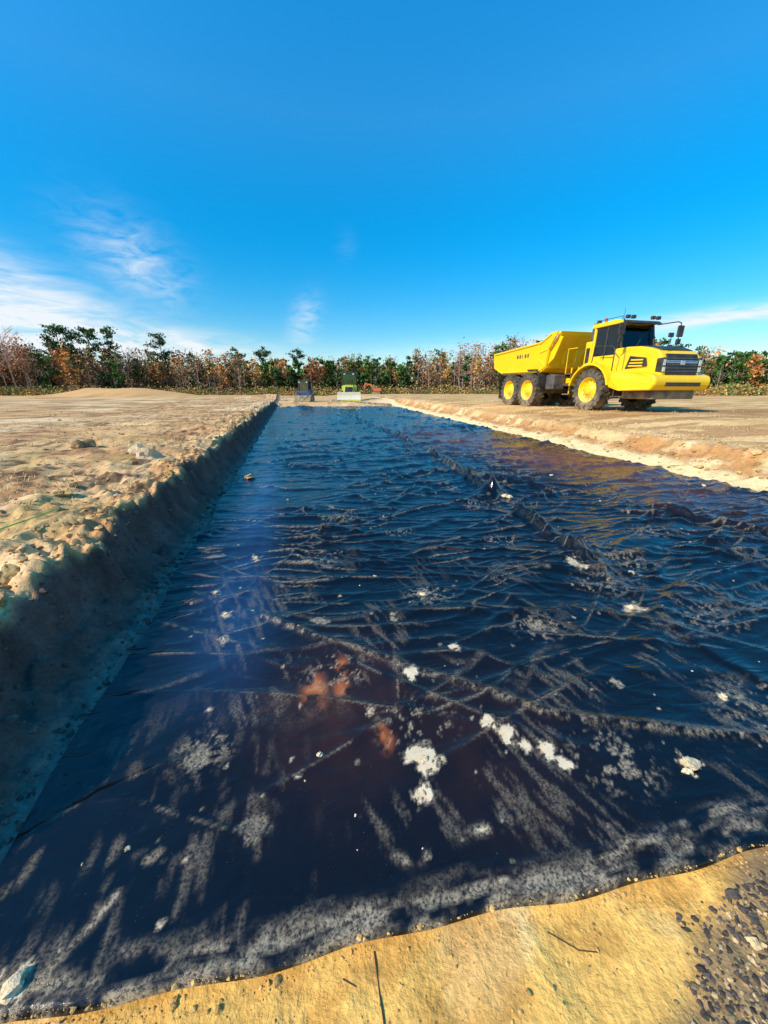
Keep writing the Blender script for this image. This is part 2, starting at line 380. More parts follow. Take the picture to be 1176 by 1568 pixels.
dust_glint=np.maximum(dust_glint,.36*far*glint_patch*np.maximum(sstep(.72,.97,c1)*g1,sstep(.80,.98,c2)*g2)*(.4+.9*sstep(.4,.6,nfine))*(1-.6*sstep(12,25,tt)))  # pale sky glints painted along wrinkle crests, sharing the dust channel
dust_glint=np.maximum(dust_glint,.30*sstep(.55,.95,crm)*sstep(.40,.60,n1_)*(1-.6*sstep(10,20,tt)))
dl,_=pld(s2,tt,[(.25,.83),(.42,.80),(.55,.84),(.66,.84)]); dust_glint=np.maximum(dust_glint,.8*np.exp(-(dl/.016)**2)*sstep(.44,.58,n1_))
dl,_=pld(s2,tt,[(-.86,.72),(-.75,.86),(-.66,.98),(-.6,1.1)]); dust_glint=np.maximum(dust_glint,.6*np.exp(-(dl/.013)**2)*sstep(.42,.58,n1_))
edn=fbm(s2*7,tt*16,5,471,.62)
dust_glint=np.maximum(dust_glint,.55*sstep(.10,.0,de-.10*(edn-.35))*sstep(.40,.62,edn))
dust_glint=np.maximum(dust_glint,.5*np.exp(-((de-.05-.07*np.clip(s2-.6,0,1.5)-.03*(n1_-.5))/.025)**2)*sstep(.46,.62,fbm(s2*9,tt*40,5,475,.62)))
dust_glint=np.clip(dust_glint,0,1)
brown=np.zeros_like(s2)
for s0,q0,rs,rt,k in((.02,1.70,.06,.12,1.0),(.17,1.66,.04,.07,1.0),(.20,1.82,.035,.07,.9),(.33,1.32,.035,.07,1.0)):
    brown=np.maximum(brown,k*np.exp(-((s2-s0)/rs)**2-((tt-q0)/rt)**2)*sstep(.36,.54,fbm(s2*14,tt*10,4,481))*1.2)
for s0,q0,rs,rt,k in((.12,1.55,.45,.5,.055),(.75,1.2,.5,.5,.03),(6.3,7.6,1.3,2.2,.34),(5.6,12,1.4,4,.20),(6.0,4.6,1.0,1.2,.12)):  # right-hand patches are a brown reflection painted into the colour; near ones, dust
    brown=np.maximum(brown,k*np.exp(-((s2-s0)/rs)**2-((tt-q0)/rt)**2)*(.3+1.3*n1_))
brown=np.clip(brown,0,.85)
sheen_b=np.exp(-((s2+.52)/.26)**2)*sstep(1.3,2.4,tt)*(1-sstep(5,12,tt))*.38*(.5+.9*fbm(s2*6,tt*2,3,485))  # bluish sheen painted into the liner's base colour
lm,t,b=new_mat('black_plastic_liner')
geo=t.node('ShaderNodeNewGeometry').outputs['Position']
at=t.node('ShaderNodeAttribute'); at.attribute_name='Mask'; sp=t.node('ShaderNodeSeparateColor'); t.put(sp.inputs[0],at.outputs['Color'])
loc=t.mapping(geo,(1,1,1),(0,0,-ANG))
fine=t.noise(loc,90,4,.7); sp_=t.noise(loc,190,2,.7); dn=t.noise(loc,16,4,.7)
solid=t.math('MULTIPLY',t.math('SUBTRACT',sp.outputs[0],.6,clamp=True),1.9)
dmask=t.math('ADD',t.math('MULTIPLY',sp.outputs[0],t.mrange(fine,.38,.60,.1,1.1)),solid,clamp=True)
speck=t.math('MULTIPLY',t.mrange(sp_,.69,.75,0,1),t.mrange(dn,.52,.68,0,.45))
dmask=t.math('MAXIMUM',dmask,speck)
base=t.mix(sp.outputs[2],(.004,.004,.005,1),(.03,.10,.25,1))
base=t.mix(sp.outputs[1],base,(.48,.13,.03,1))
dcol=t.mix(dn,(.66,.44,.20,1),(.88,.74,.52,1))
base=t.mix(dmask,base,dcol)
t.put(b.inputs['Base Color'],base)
rr=t.mixf(t.mrange(dn,.3,.7),.11,.22); rr=t.mixf(sp.outputs[1],rr,.6); rr=t.mixf(dmask,rr,.9)
t.put(b.inputs['Roughness'],rr); b.inputs['Specular IOR Level'].default_value=.42
wr=t.noise(t.mapping(loc,(2.4,8,1)),1.0,3,.5,1.2)
b1=t.bump(wr,.38,.035); b2=t.bump(dmask,.45,.005,b1)
t.put(b.inputs['Normal'],b2)
Vl=np.stack([Xl,Yl,zz],-1).reshape(-1,3)
mesh_np('plastic_liner',Vl,grid_faces(len(vv),len(uu)),lm,{'Mask':np.stack([dust_glint,brown,sheen_b],-1).reshape(-1,3)})

# ------------------------------------------------------------------ lumps / stones
def ico(sub):
    bm=bmesh.new(); bmesh.ops.create_icosphere(bm,subdivisions=sub,radius=1); bm.verts.ensure_lookup_table()
    v=np.array([x.co[:] for x in bm.verts]); f=np.array([[q.index for q in x.verts] for x in bm.faces]); bm.free(); return v,f
I1=ico(1); I2=ico(2); I3=ico(3)
def stones(name,P,R,mat,cols,base=I1,flat=.7,jag=.3,smooth=False,sink=.25):
    n=len(P); v0,f0=base; nv=len(v0)
    Vs=[];Fs=[];Cs=[]
    for i in range(n):
        a=rng.uniform(0,6.28,3); Rm=np.array((Matrix.Rotation(a[0],3,'X')@Matrix.Rotation(a[1],3,'Z')))
        sd=rng.uniform(0,50,3)
        d=1+jag*(2*vn(v0[:,0]*1.5+sd[0],v0[:,1]*1.5+v0[:,2]*1.3+sd[1],5)-1)+jag*.5*(rng.random(nv)-.5)*(1 if nv<200 else .25)
        v=v0*d[:,None]*np.array([1,rng.uniform(.6,1),rng.uniform(.6,.95)]); v=v@Rm.T
        v=v*np.array([1,1,flat])*R[i]; v[:,2]+=R[i]*flat*(1-2*sink)*.6
        Vs.append(v+P[i]); Fs.append(f0+i*nv); Cs.append(np.repeat(cols[i][None],nv,0))
    return mesh_np(name,np.concatenate(Vs),np.concatenate(Fs),mat,{'Col':np.concatenate(Cs)},smooth)
cm,t,b=new_mat('clod_soil'); at=t.node('ShaderNodeAttribute'); at.attribute_name='Col'; geo=t.node('ShaderNodeNewGeometry').outputs['Position']
nn=t.noise(geo,70,4,.7); t.put(b.inputs['Base Color'],t.mix(1.0,at.outputs['Color'],t.mrange(nn,.3,.7,.6,1.35),'MULTIPLY')); b.inputs['Roughness'].default_value=.95
b.inputs['Specular IOR Level'].default_value=.2; t.put(b.inputs['Normal'],t.bump(nn,.7,.012))
def place(s,t_,dz=0):
    s=np.atleast_1d(s).astype(float); t_=np.atleast_1d(t_).astype(float)
    x,y=st2w(s,t_); return np.stack([x,y,height(s,t_)+dz],1)
N=3000; tq=.2+rng.exponential(4.5,N); tq=tq[tq<30]; N=len(tq)
kind=rng.random(N); sq=np.where(kind<.55,rng.normal(-1.72,.16,N),np.where(kind<.72,rng.uniform(-1.55,-1.15,N),rng.normal(-1.19,.045,N)))
sq=np.minimum(sq,-1.08)
R=rng.gamma(1.2,.0075,N)*(1+.06*tq)+.003; R=np.minimum(R,.065); R=np.where(sq>-1.56,R*.7,R)
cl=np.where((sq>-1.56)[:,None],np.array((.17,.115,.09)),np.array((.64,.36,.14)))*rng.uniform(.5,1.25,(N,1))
stones('soil_clods',place(sq,tq),R,cm,cl,I1,.7,.6,False,.4)
N=2600; tq=.5+rng.exponential(7,N); sq=-1.8-rng.exponential(2.2,N)*(.4+tq*.15); 
R=rng.gamma(1.2,.0075,N)*(1+.05*tq)+.003
stones('field_clods',place(sq,tq),np.minimum(R,.08),cm,np.array((.58,.32,.13))*rng.uniform(.25,1.2,(N,1)),I1,.6,.6,False,.4)
N=1200; tq=1+rng.exponential(8,N); sq=sR(tq)+.1+rng.gamma(2,.6,N); R=rng.gamma(2,.012,N)+.01
stones('bank_clods',place(sq,tq),np.minimum(R,.10),cm,np.array((.70,.45,.19))*rng.uniform(.45,1.15,(N,1)),I1,.6,.5)
bigs=[(-4.16,6.40,.20,(.66,.48,.28)),(-2.35,2.05,.06,(.5,.33,.14)),(-3.5,3.9,.09,(.5,.33,.14)),(-2.9,4.9,.09,(.48,.3,.12)),(-6.0,7.4,.16,(.36,.22,.10)),(-2.6,6.9,.1,(.46,.33,.18))]
Pb=np.array([(x,y,float(height(*[np.array([q]) for q in w2st(x,y)])[0])) for x,y,_,_ in bigs])
stones('rock_clods',Pb,np.array([q[2] for q in bigs]),cm,np.array([q[3] for q in bigs]),I3,.85,.65,False,.1)
cl=[(-.42,3.55,.035),(.62,2.24,.016),(.95,2.51,.02),(.93,1.83,.018),(.57,1.70,.022),(.47,1.16,.022),(.42,1.02,.012),(.88,1.22,.014),(1.02,1.03,.014),(2.91,2.4,.035),(1.62,.86,.038),(1.57,.83,.02),(2.19,1.11,.014),(3.2,4.93,.08),(3.02,5.2,.05),(6.88,4.73,.06),(5.6,8.8,.06),(-.87,.80,.030),(2.5,2.7,.03),(2.6,2.6,.02),(.29,1.47,.012),(.64,2.9,.02),(2.44,1.95,.02),(-.57,2.6,.018),(-.54,2.28,.018),(-.7,2.95,.02),(1.15,1.9,.013),(1.7,2.6,.02),(4.9,6.1,.04)]
P=[];Rr=[]
for s0,q0,r in cl:
    x,y=st2w(s0,q0); P.append((x,y,.012)); Rr.append(r)
for i in range(150):
    s0=rng.uniform(-.9,5.5); q0=.8+rng.exponential(1.5); x,y=st2w(s0,q0); P.append((x,y,.008)); Rr.append(rng.gamma(1.5,.0016)*(1+.4*q0)+.001)
stones('clay_clumps',np.array(P),np.array(Rr),cm,np.array((.78,.60,.36))*rng.uniform(.8,1.1,(len(P),1)),I2,.6,.6,False,.2)
N=17000; gx=rng.uniform(.6,2.2,N); gy=rng.uniform(-.3,.86,N); s_,q_=w2st(gx,gy)
dens=sstep(-.03,.26,gx-(.76+(gy-.55)*1.35)+.16*(fbm(gx*7,gy*7,3,19)-.5)*2)*.9+.003
keep=(rng.random(N)<dens)&(q_<t0(s_)-.03-.05*rng.random(N))
gx,gy=gx[keep],gy[keep]; N=len(gx); s_,q_=w2st(gx,gy)
P=np.stack([gx,gy,height(s_,q_)-.001],1)
colg=np.where(rng.random((N,1))<.62,np.array((.12,.09,.07)),np.array((.52,.35,.17)))*rng.uniform(.5,1.4,(N,1))
stones('gravel',P,np.abs(rng.gamma(2.2,.0020,N))+.002,cm,colg,I1,.7,.65)
N=2600; s_=rng.uniform(-1.0,2.2,N); q_=t0(s_)+np.where(rng.random(N)<.45,rng.normal(.0,.018,N),-rng.uniform(0,.5,N)); gx,gy=st2w(s_,q_)
zt=np.where(q_>t0(s_),.006,height(s_,q_))
stones('sand_crumbs',np.stack([gx,gy,zt],1),rng.gamma(1.4,.0014,len(gx))+.0007,cm,np.array((.84,.50,.16))*rng.uniform(.55,1.1,(len(gx),1)),I1,.7,.5)
brn=simple('twig_crack_brown',(.07,.04,.02),.9)
def twig(pts,r):
    P=[]
    for x,y in pts:
        s_,q_=w2st(np.array([x]),np.array([y])); P.append((x,y,float(height(s_,q_)[0])+r*.6))
    tube('twig',None,P,r,brn)
twig([(-.03,.655),(-.022,.62),(-.012,.57),(-.002,.53),(.004,.50)],.0022); twig([(.52,.70),(.60,.66),(.66,.655)],.0015); twig([(-.12,.60),(-.08,.585)],.0018)  # first dark tube is an added stand-in for a crack in the sand

# ------------------------------------------------------------------ vegetation
class VB:
    def __init__(s): s.V=[];s.F=[];s.C=[];s.M=[];s.n=0
    def add(s,v,f,c,m):
        s.V.append(v); s.F.append(f+s.n); s.C.append(c); s.M.append(np.full(len(f),m)); s.n+=len(v)
    def limb(s,a,b,ra,rb,col,k=4):
        a=np.array(a,float);b=np.array(b,float); d=b-a; L=np.linalg.norm(d)+1e-9; d/=L
        u=np.cross(d,[0,0,1] if abs(d[2])<.9 else [1,0,0]); u/=np.linalg.norm(u); v=np.cross(d,u)
        th=np.arange(k)/k*2*np.pi; ring=np.cos(th)[:,None]*u+np.sin(th)[:,None]*v
        vs=np.concatenate([a+ring*ra,b+ring*rb]); i=np.arange(k); j=(i+1)%k
        s.add(vs,np.stack([i,j,j+k,i+k],1),np.repeat(np.array(col)[None],2*k,0),0)
    def leaves(s,P,size,cols):
        n=len(P); u=rng.normal(size=(n,3)); u/=np.linalg.norm(u,axis=1)[:,None]; w_=rng.normal(size=(n,3)); v=np.cross(u,w_); v/=np.linalg.norm(v,axis=1)[:,None]
        size=np.asarray(size).reshape(-1,1)*rng.uniform(.6,1.3,(n,1))
        q=np.stack([P-u*size,P-v*size*.6,P+u*size,P+v*size*.6],1).reshape(-1,3)
        s.add(q,np.arange(4*n).reshape(-1,4),np.repeat(cols,4,0),1)
    def build(s,name): return mesh_np(name,np.concatenate(s.V),np.concatenate(s.F),[bark,leafm],{'Col':np.concatenate(s.C)},False,np.concatenate(s.M))
def attr_mat(name,rough):
    m,t,b=new_mat(name); at=t.node('ShaderNodeAttribute'); at.attribute_name='Col'; geo=t.node('ShaderNodeNewGeometry').outputs['Position']
    t.put(b.inputs['Base Color'],t.mix(1.0,at.outputs['Color'],t.mrange(t.noise(geo,.8,2,.6),.3,.7,.7,1.3),'MULTIPLY')); b.inputs['Roughness'].default_value=rough
    b.inputs['Specular IOR Level'].default_value=.2
    return m
bark=attr_mat('bark',.9); leafm=attr_mat('leaves',.8)
def skeleton(vb,x,y,z,h,col,nbr=16,twigs=3,start=.25,k=3):
    """upright trunk with ascending side branches and twigs; returns twig tips"""
    p=np.array([x,y,z-.2]); lean=rng.normal(0,.03,2); pts=[p]; fs=[0,.35,.65,1]
    for f in fs[1:]: pts.append(np.array([x+lean[0]*h*f+rng.normal(0,.012*h),y+lean[1]*h*f,z+h*f*.97]))
    for i in range(3): vb.limb(pts[i],pts[i+1],h*.0125*(1-fs[i]*.8),h*.0125*(1-fs[i+1]*.85),col,5 if k>3 else 4)
    tips=[pts[-1]]
    for i in range(nbr):
        f=start+(.97-start)*rng.random(); j=0 if f<.35 else (1 if f<.65 else 2); b0=pts[j]+(pts[j+1]-pts[j])*(f-fs[j])/(fs[j+1]-fs[j])
        a=rng.uniform(0,6.28); L=h*(.30*(1.05-f)+.05)*rng.uniform(.7,1.3); up=rng.uniform(.6,1.5)
        d=np.array([math.cos(a),math.sin(a),up]); d/=np.linalg.norm(d); e=b0+d*L; vb.limb(b0,e,h*.0042*(1.2-f),h*.0018,col,3)
        for _ in range(twigs):
            g=rng.uniform(.35,1); d2=d+rng.normal(0,.45,3); d2[2]+=.25; d2/=np.linalg.norm(d2); q=b0+d*L*g; e2=q+d2*L*rng.uniform(.3,.55); vb.limb(q,e2,h*.0018,h*.0008,col,3); tips.append(e2)
    return np.array(tips)
def decid(vb,x,y,z,h,pal,nl,size=.3,bark_c=(.24,.19,.15)):
    tp=skeleton(vb,x,y,z,h,bark_c,10,2,.18); c=tp[rng.integers(0,len(tp),nl)]+rng.normal(0,h*.045,(nl,3))
    low=rng.random(nl)<.45; c[low,2]=z+rng.uniform(.08,.85,low.sum())*h; c[low,:2]=np.array([x,y])+rng.normal(0,h*.10,(low.sum(),2))
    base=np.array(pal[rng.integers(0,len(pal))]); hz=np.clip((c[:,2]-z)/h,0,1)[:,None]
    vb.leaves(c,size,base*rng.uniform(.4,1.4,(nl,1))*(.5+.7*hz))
def pine(vb,x,y,z,h,nl,size=.3,crown=.45,green=(.035,.075,.022),wide=.20):
    p=np.array([x,y,z-.2]); top=np.array([x+rng.normal(0,.03*h),y,z+h*.96]); vb.limb(p,top,h*.014,h*.004,(.26,.15,.09),6)
    nb=int(rng.integers(13,20)); cc=[]
    for i in range(nb):
        f=1-crown*rng.random()**1.1; b0=p+(top-p)*f; a=rng.uniform(0,6.28)
        L=h*wide*(1.1-abs((f-(1-crown*.45))/crown)*1.1)*rng.uniform(.5,1.3)+h*.03
        e=b0+np.array([math.cos(a)*L,math.sin(a)*L,L*rng.uniform(.05,.55)]); vb.limb(b0,e,h*.004,h*.0015,(.18,.12,.08),3)
        m=nl//nb; q=b0+(e-b0)*rng.uniform(.35,1.08,(m,1))+rng.normal(0,1,(m,3))*[h*.028,h*.028,h*.018]; cc.append(q)
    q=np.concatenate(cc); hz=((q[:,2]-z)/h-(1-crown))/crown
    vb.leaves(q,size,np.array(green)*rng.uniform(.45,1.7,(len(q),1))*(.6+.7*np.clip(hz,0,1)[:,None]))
def gz(x,y): 
    s,q=w2st(np.array([x]),np.array([y])); return float(height(s,q,False)[0])
tl=VB()
rus=[(.44,.15,.04),(.52,.22,.055),(.32,.13,.05),(.38,.20,.07),(.56,.29,.07)]
dull=[(.32,.20,.11),(.36,.22,.12),(.26,.16,.09),(.22,.20,.08)]
for i in range(980):
    f=rng.uniform(-1,1); Yc=rng.uniform(112,165) if f>-.55 else rng.uniform(98,150)
    if f>.5: Yc=rng.uniform(98,150)
    Xc=f*1.22*Yc; u=588+566*Xc/Yc/.95
    g=gz(Xc,Yc); k=Yc/627
    px=np.interp(u,[-100,40,120,250,330,420,600,650,780,1000,1100,1180,1400],[74,70,64,58,56,50,47,58,76,72,58,56,52])
    h=(px+5)*k*rng.uniform(.58,1.06)
    kindp=rng.random()
    pine_p=np.interp(u,[0,130,250,370,395,620,660,760,1050,1090,1200],[.16,.18,.16,.26,.64,.60,.18,.14,.3,.62,.6])
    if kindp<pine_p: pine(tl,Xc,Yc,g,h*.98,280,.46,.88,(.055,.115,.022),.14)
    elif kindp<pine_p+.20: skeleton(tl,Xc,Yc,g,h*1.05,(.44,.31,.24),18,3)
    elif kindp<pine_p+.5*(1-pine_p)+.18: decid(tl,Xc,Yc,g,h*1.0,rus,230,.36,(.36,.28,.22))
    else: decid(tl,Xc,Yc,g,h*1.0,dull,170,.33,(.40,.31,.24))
tl.build('distant_trees')
ub=VB()
for i in range(1500):
    back=i>=1000
    f=rng.uniform(-1,1); Yc=rng.uniform(93,112) if f>-.6 else rng.uniform(84,100)
    if f>.5: Yc=rng.uniform(62,92)
    if back: Yc=rng.uniform(150,185)
    Xc=f*1.22*Yc; g=gz(Xc,Yc); hh_=rng.uniform(.6,2.4)*(1.0 if f<.5 else .9); n=44
    if back: hh_=rng.uniform(5,10); n=100
    q=np.array([Xc,Yc,g])+rng.normal(0,1,(n,3))*[hh_*(.25 if back else .8),hh_*.3,0]; q[:,2]=g+rng.random(n)**(1.0 if back else 1.3)*hh_
    pal=[(.50,.24,.06),(.44,.29,.09),(.14,.18,.04),(.32,.20,.09),(.58,.34,.10),(.09,.13,.03)]
    if back: pal=[(.20,.12,.06),(.26,.15,.08),(.06,.09,.03),(.16,.12,.07),(.24,.13,.05),(.05,.08,.025)]
    ub.leaves(q,.55 if back else .22,np.array(pal[rng.integers(0,6)])*rng.uniform(.5,1.3,(n,1)))
ub.build('undergrowth')
for u,top,Yc in((106,502,108),(126,513,112),(150,507,106),(178,510,110),(255,517,120),(372,536,150),(409,533,150),(458,538,150),(92,524,118)):
    a=(u-588)/566; Xc=a*Yc/1.055; g=gz(Xc,Yc); h=(602-top)*Yc/627+.6
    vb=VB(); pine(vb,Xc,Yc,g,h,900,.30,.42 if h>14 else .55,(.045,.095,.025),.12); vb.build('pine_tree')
for u,top,Yc in((26,484,96),(12,500,100),(44,508,100),(205,525,112),(780,528,120)):
    a=(u-588)/566; Xc=a*Yc/1.055; g=gz(Xc,Yc); h=(602-top)*Yc/627
    vb=VB(); skeleton(vb,Xc,Yc,g,h,(.56,.32,.23),34,5,.3); vb.build('bare_tree')
gr=VB()
N=9000; q=np.concatenate([1.2+rng.exponential(9,N)]); s_=np.where(rng.random(N)<.6,-1.9-rng.exponential(3,N)*(1+q*.12),sR(q)+1.6+rng.exponential(4,N)); 
kp=q<60; q,s_=q[kp],s_[kp]
dd=fbm(*[v*.7 for v in st2w(s_,q)],3,501)
kp=rng.random(len(q))<sstep(.42,.62,dd); q,s_=q[kp],s_[kp]
P=place(s_,q); n=len(P)
for k in range(3):
    a=rng.uniform(0,6.28,n); L=rng.uniform(.02,.06,n)*(1+.03*q); wv=.004*(1+.05*q)
    e=P+np.stack([np.cos(a)*L*.8,np.sin(a)*L*.8,L],1); sd=np.stack([-np.sin(a)*wv,np.cos(a)*wv,0*a],1)
    vs=np.stack([P-sd,P+sd,e+sd*.3,e-sd*.3],1).reshape(-1,3)
    c=np.where(rng.random((n,1))<.9,np.array((.74,.54,.24)),np.array((.28,.31,.06)))*rng.uniform(.6,1.15,(n,1))
    gr.add(vs,np.arange(4*n).reshape(-1,4),np.repeat(c,4,0),1)
gr.build('dry_grass')

# ------------------------------------------------------------------ vehicle materials
DUST=((.50,.36,.18))
yel=simple('yellow_paint',(.98,.60,.004),.34,0,.04,2,0,40,.12,(DUST,.04,.9,1.7),.4)
blk=simple('black_paint',(.018,.018,.02),.45,0,.2,5,0,40,0,(DUST,.08,.8,1.6))
dgr=simple('dark_grey_metal',(.07,.07,.075),.5,.2,.2,5,.1,30,0,(DUST,.2,.9,1.8))
rub=simple('tyre_rubber',(.035,.033,.03),.8,0,.3,8,.2,30,0,((.34,.25,.14),.35,.8,1.6))
sil=simple('silver_metal',(.6,.6,.62),.3,.9)
org=simple('orange_paint',(.45,.10,.03),.4,0,.1)
wht=simple('white_plastic',(.80,.76,.62),.4)
lime=simple('lime_yellow_paint',(.55,.60,.06),.4)
redm=simple('red_lens',(.5,.02,.01),.3)
lens,t,b=new_mat('headlamp_glass'); b.inputs['Roughness'].default_value=.08; b.inputs['Metallic'].default_value=.6
t.put(b.inputs['Base Color'],t.mix(t.noise(t.node('ShaderNodeTexCoord').outputs['Object'],8),(.3,.32,.34,1),(.9,.92,.95,1)))
def glass(name,tint):
    m=bpy.data.materials.new(name); m.use_nodes=True; t=NT(m.node_tree); m.node_tree.nodes.remove(m.node_tree.nodes['Principled BSDF']); out=m.node_tree.nodes['Material Output']
    tr=t.node('ShaderNodeBsdfTransparent'); tr.inputs[0].default_value=(*tint,1); gl=t.node('ShaderNodeBsdfGlossy'); gl.inputs['Roughness'].default_value=.03
    t.put(gl.inputs['Color'],t.mix(t.noise(t.node('ShaderNodeTexCoord').outputs['Object'],3),(.75,.8,.82,1),(.95,.97,1,1)))
    fr=t.node('ShaderNodeFresnel'); fr.inputs[0].default_value=1.6
    mx=t.node('ShaderNodeMixShader'); t.put(mx.inputs[0],fr.outputs[0]); t.put(mx.inputs[1],tr.outputs[0]); t.put(mx.inputs[2],gl.outputs[0]); t.put(out.inputs[0],mx.outputs[0]); return m
gls=glass('cab_glass',(.78,.90,.92)); glg=glass('green_glass',(.3,.75,.55))

def lathe(name,p,prof,mats,mi,seg=48,c=(0,0,0)):
    bm=bmesh.new(); rings=[]
    for y,r in prof: rings.append([bm.verts.new((c[0]+math.cos(2*math.pi*i/seg)*r,c[1]+y,c[2]+math.sin(2*math.pi*i/seg)*r)) for i in range(seg)])
    for k in range(len(prof)-1):
        for i in range(seg):
            f=bm.faces.new((rings[k][i],rings[k][(i+1)%seg],rings[k+1][(i+1)%seg],rings[k+1][i])); f.material_index=mi[k]; f.smooth=True
    me=bpy.data.meshes.new(name); bmesh.ops.recalc_face_normals(bm,faces=bm.faces); bm.to_mesh(me); bm.free()
    for m in mats: me.materials.append(m)
    o=bpy.data.objects.new(name,me); sc.collection.objects.link(o); o.parent=p; return o
def wheel(p,name,x,yc,z,side,R=.81,w=.58):
    o=side; h=w/2
    prof=[(-o*h*.75,R*.60),(-o*h*.98,R*.72),(-o*h*.9,R*.90),(-o*h*.72,R*.965),(0,R*.975),(o*h*.72,R*.965),(o*h*.9,R*.90),(o*h*1.0,R*.74),(o*h*.86,R*.60),
          (o*h*.84,R*.575),(o*h*.62,R*.55),(o*h*.40,R*.50),(o*h*.36,R*.36),(o*h*.60,R*.30),(o*h*.66,R*.22),(o*h*.80,R*.2),(o*h*.84,R*.12),(o*h*.84,0.001)]
    mi=[0]*8+[1]*9
    lathe(name,p,prof,[rub,yel],mi,48,(x,yc,z))
    bm=bmesh.new(); nl=22
    for sgn in(-1,1):
        for i in range(nl):
            a=2*math.pi*(i+(.5 if sgn>0 else 0))/nl
            M=Matrix.Translation((x,yc,z))@Matrix.Rotation(-a,4,'Y')@Matrix.Translation((R*.955,sgn*h*.50,0))@Matrix.Rotation(sgn*.45,4,'X')
            bmesh.ops.create_cube(bm,size=1,matrix=M@Matrix.Diagonal((R*.10,h*.98,R*.11,1)))
            M=Matrix.Translation((x,yc,z))@Matrix.Rotation(-a,4,'Y')@Matrix.Translation((R*.90,sgn*h*.93,R*.03))
            bmesh.ops.create_cube(bm,size=1,matrix=M@Matrix.Diagonal((R*.15,h*.12,R*.11,1)))
    finish(bm,name+'_tread',rub,p,.008)
    bm=bmesh.new()
    for i in range(12):
        a=2*math.pi*i/12; bmesh.ops.create_cone(bm,cap_ends=True,segments=6,radius1=.018,radius2=.018,depth=.04,matrix=Matrix.Translation((x+math.cos(a)*R*.43,yc+o*h*.40,z+math.sin(a)*R*.43))@Matrix.Rotation(math.pi/2,4,'X'))
    finish(bm,name+'_bolts',dgr,p)

# ------------------------------------------------------------------ articulated dump truck
T=empty('articulated_dump_truck',(10.50,17.62,.73),-1.335,1.09)
for y,s in((-1.17,-1),(1.17,1)):
    sd='r' if s<0 else 'l'
    wheel(T,'front_wheel_'+sd,0,y,.81,s); wheel(T,'mid_wheel_'+sd,-4.17,y,.81,s); wheel(T,'rear_wheel_'+sd,-5.84,y,.81,s)
for x in(0,-4.17,-5.84): cyl('axle',T,(x,0,.81),.17,2.0,'y',dgr)
cyl('diff',T,(0,0,.81),.33,.5,'y',dgr)
def hw(x,z): 
    k=max(0,min(1,(x-.5)/2.1)); return .98-.16*k*k-.05*max(0,(z-1.9)/.5)
hood=[(.55,1.2),(.55,2.32),(1.1,2.33),(1.6,2.30),(2.0,2.22),(2.3,2.11),(2.46,1.98),(2.53,1.85),(2.60,1.3),(2.5,1.15)]
prism('hood',T,hood,0,0,yel,.06,lambda x,z:-hw(x,z),lambda x,z:hw(x,z))
prism('hood_top_panel',T,[(.7,2.32),(.7,2.35),(1.1,2.36),(1.6,2.33),(2.0,2.25),(2.32,2.13),(2.3,2.10),(2.0,2.2),(1.6,2.28),(1.1,2.32)],-.66,.66,blk,.008)
prism('grille',T,[(2.46,1.98),(2.52,1.99),(2.565,1.85),(2.635,1.32),(2.60,1.30),(2.53,1.85)],-.66,.66,blk,.01)
for i in range(5):
    z_=1.40+i*.105; x_=2.635-(z_-1.32)*.134+.004; box('grille_bar',T,(x_-.012,-.62,z_),(x_+.014,.62,z_+.032),dgr,.005)
prism('grille_band',T,[(2.575,1.76),(2.592,1.775),(2.604,1.70),(2.59,1.68)],-.66,.66,sil,.004)
box('grille_emblem',T,(2.56,-.09,1.62),(2.63,.09,1.78),sil,.02)
for s in(-1,1):
    box('headlamp_pod',T,(2.33,min(s*.69,s*.84),1.38),(2.60,max(s*.69,s*.84),1.86),blk,.03)
    box('headlamp',T,(2.56,min(s*.71,s*.82),1.60),(2.615,max(s*.71,s*.82),1.8),lens,.015)
    box('headlamp_low',T,(2.575,min(s*.71,s*.82),1.40),(2.63,max(s*.71,s*.82),1.56),lens,.015)
    yv=s*.935
    prism('side_vent',T,[(1.15,1.55),(1.30,2.0),(1.95,1.90),(2.05,1.62)],min(yv,yv-s*.08),max(yv,yv-s*.08),blk,.01)
    for i in range(3):
        zz_=1.63+i*.10; prism('vent_louvre',T,[(1.30+i*.04,zz_),(1.31+i*.04,zz_+.045),(1.9,zz_+.025),(1.9,zz_-.02)],min(yv,yv+s*.015),max(yv,yv+s*.015),yel,.004)
    box('door_seam',T,(1.08,min(s*.965,s*.972),1.5),(1.095,max(s*.965,s*.972),2.25),blk,0)
low=[(.98,.92),(1.06,1.28),(1.0,1.42),(1.35,1.50),(2.2,1.42),(2.72,1.27),(2.80,1.12),(2.78,.98),(2.66,.80),(1.5,.78)]
def lw(x,z): 
    k=max(0,min(1,(x-1.8)/.98)); return 1.42-.22*k*k-.06*(1 if z>1.35 else 0)
prism('bumper_body',T,low,0,0,yel,.06,lambda x,z:-lw(x,z),lambda x,z:lw(x,z))
box('under_guard',T,(1.2,-.9,.5),(2.55,.9,.80),dgr,.04)
box('bumper_grille',T,(2.70,-.75,.93),(2.805,.75,1.06),blk,.01)
for s in(-1,1):
    box('bumper_step',T,(1.2,min(s*1.15,s*1.40),.55),(1.75,max(s*1.15,s*1.40),.60),blk,.01)
    box('step_hanger',T,(1.22,min(s*1.3,s*1.33),.56),(1.27,max(s*1.3,s*1.33),.85),blk,.004)
    box('step_hanger',T,(1.68,min(s*1.3,s*1.33),.56),(1.73,max(s*1.3,s*1.33),.85),blk,.004)
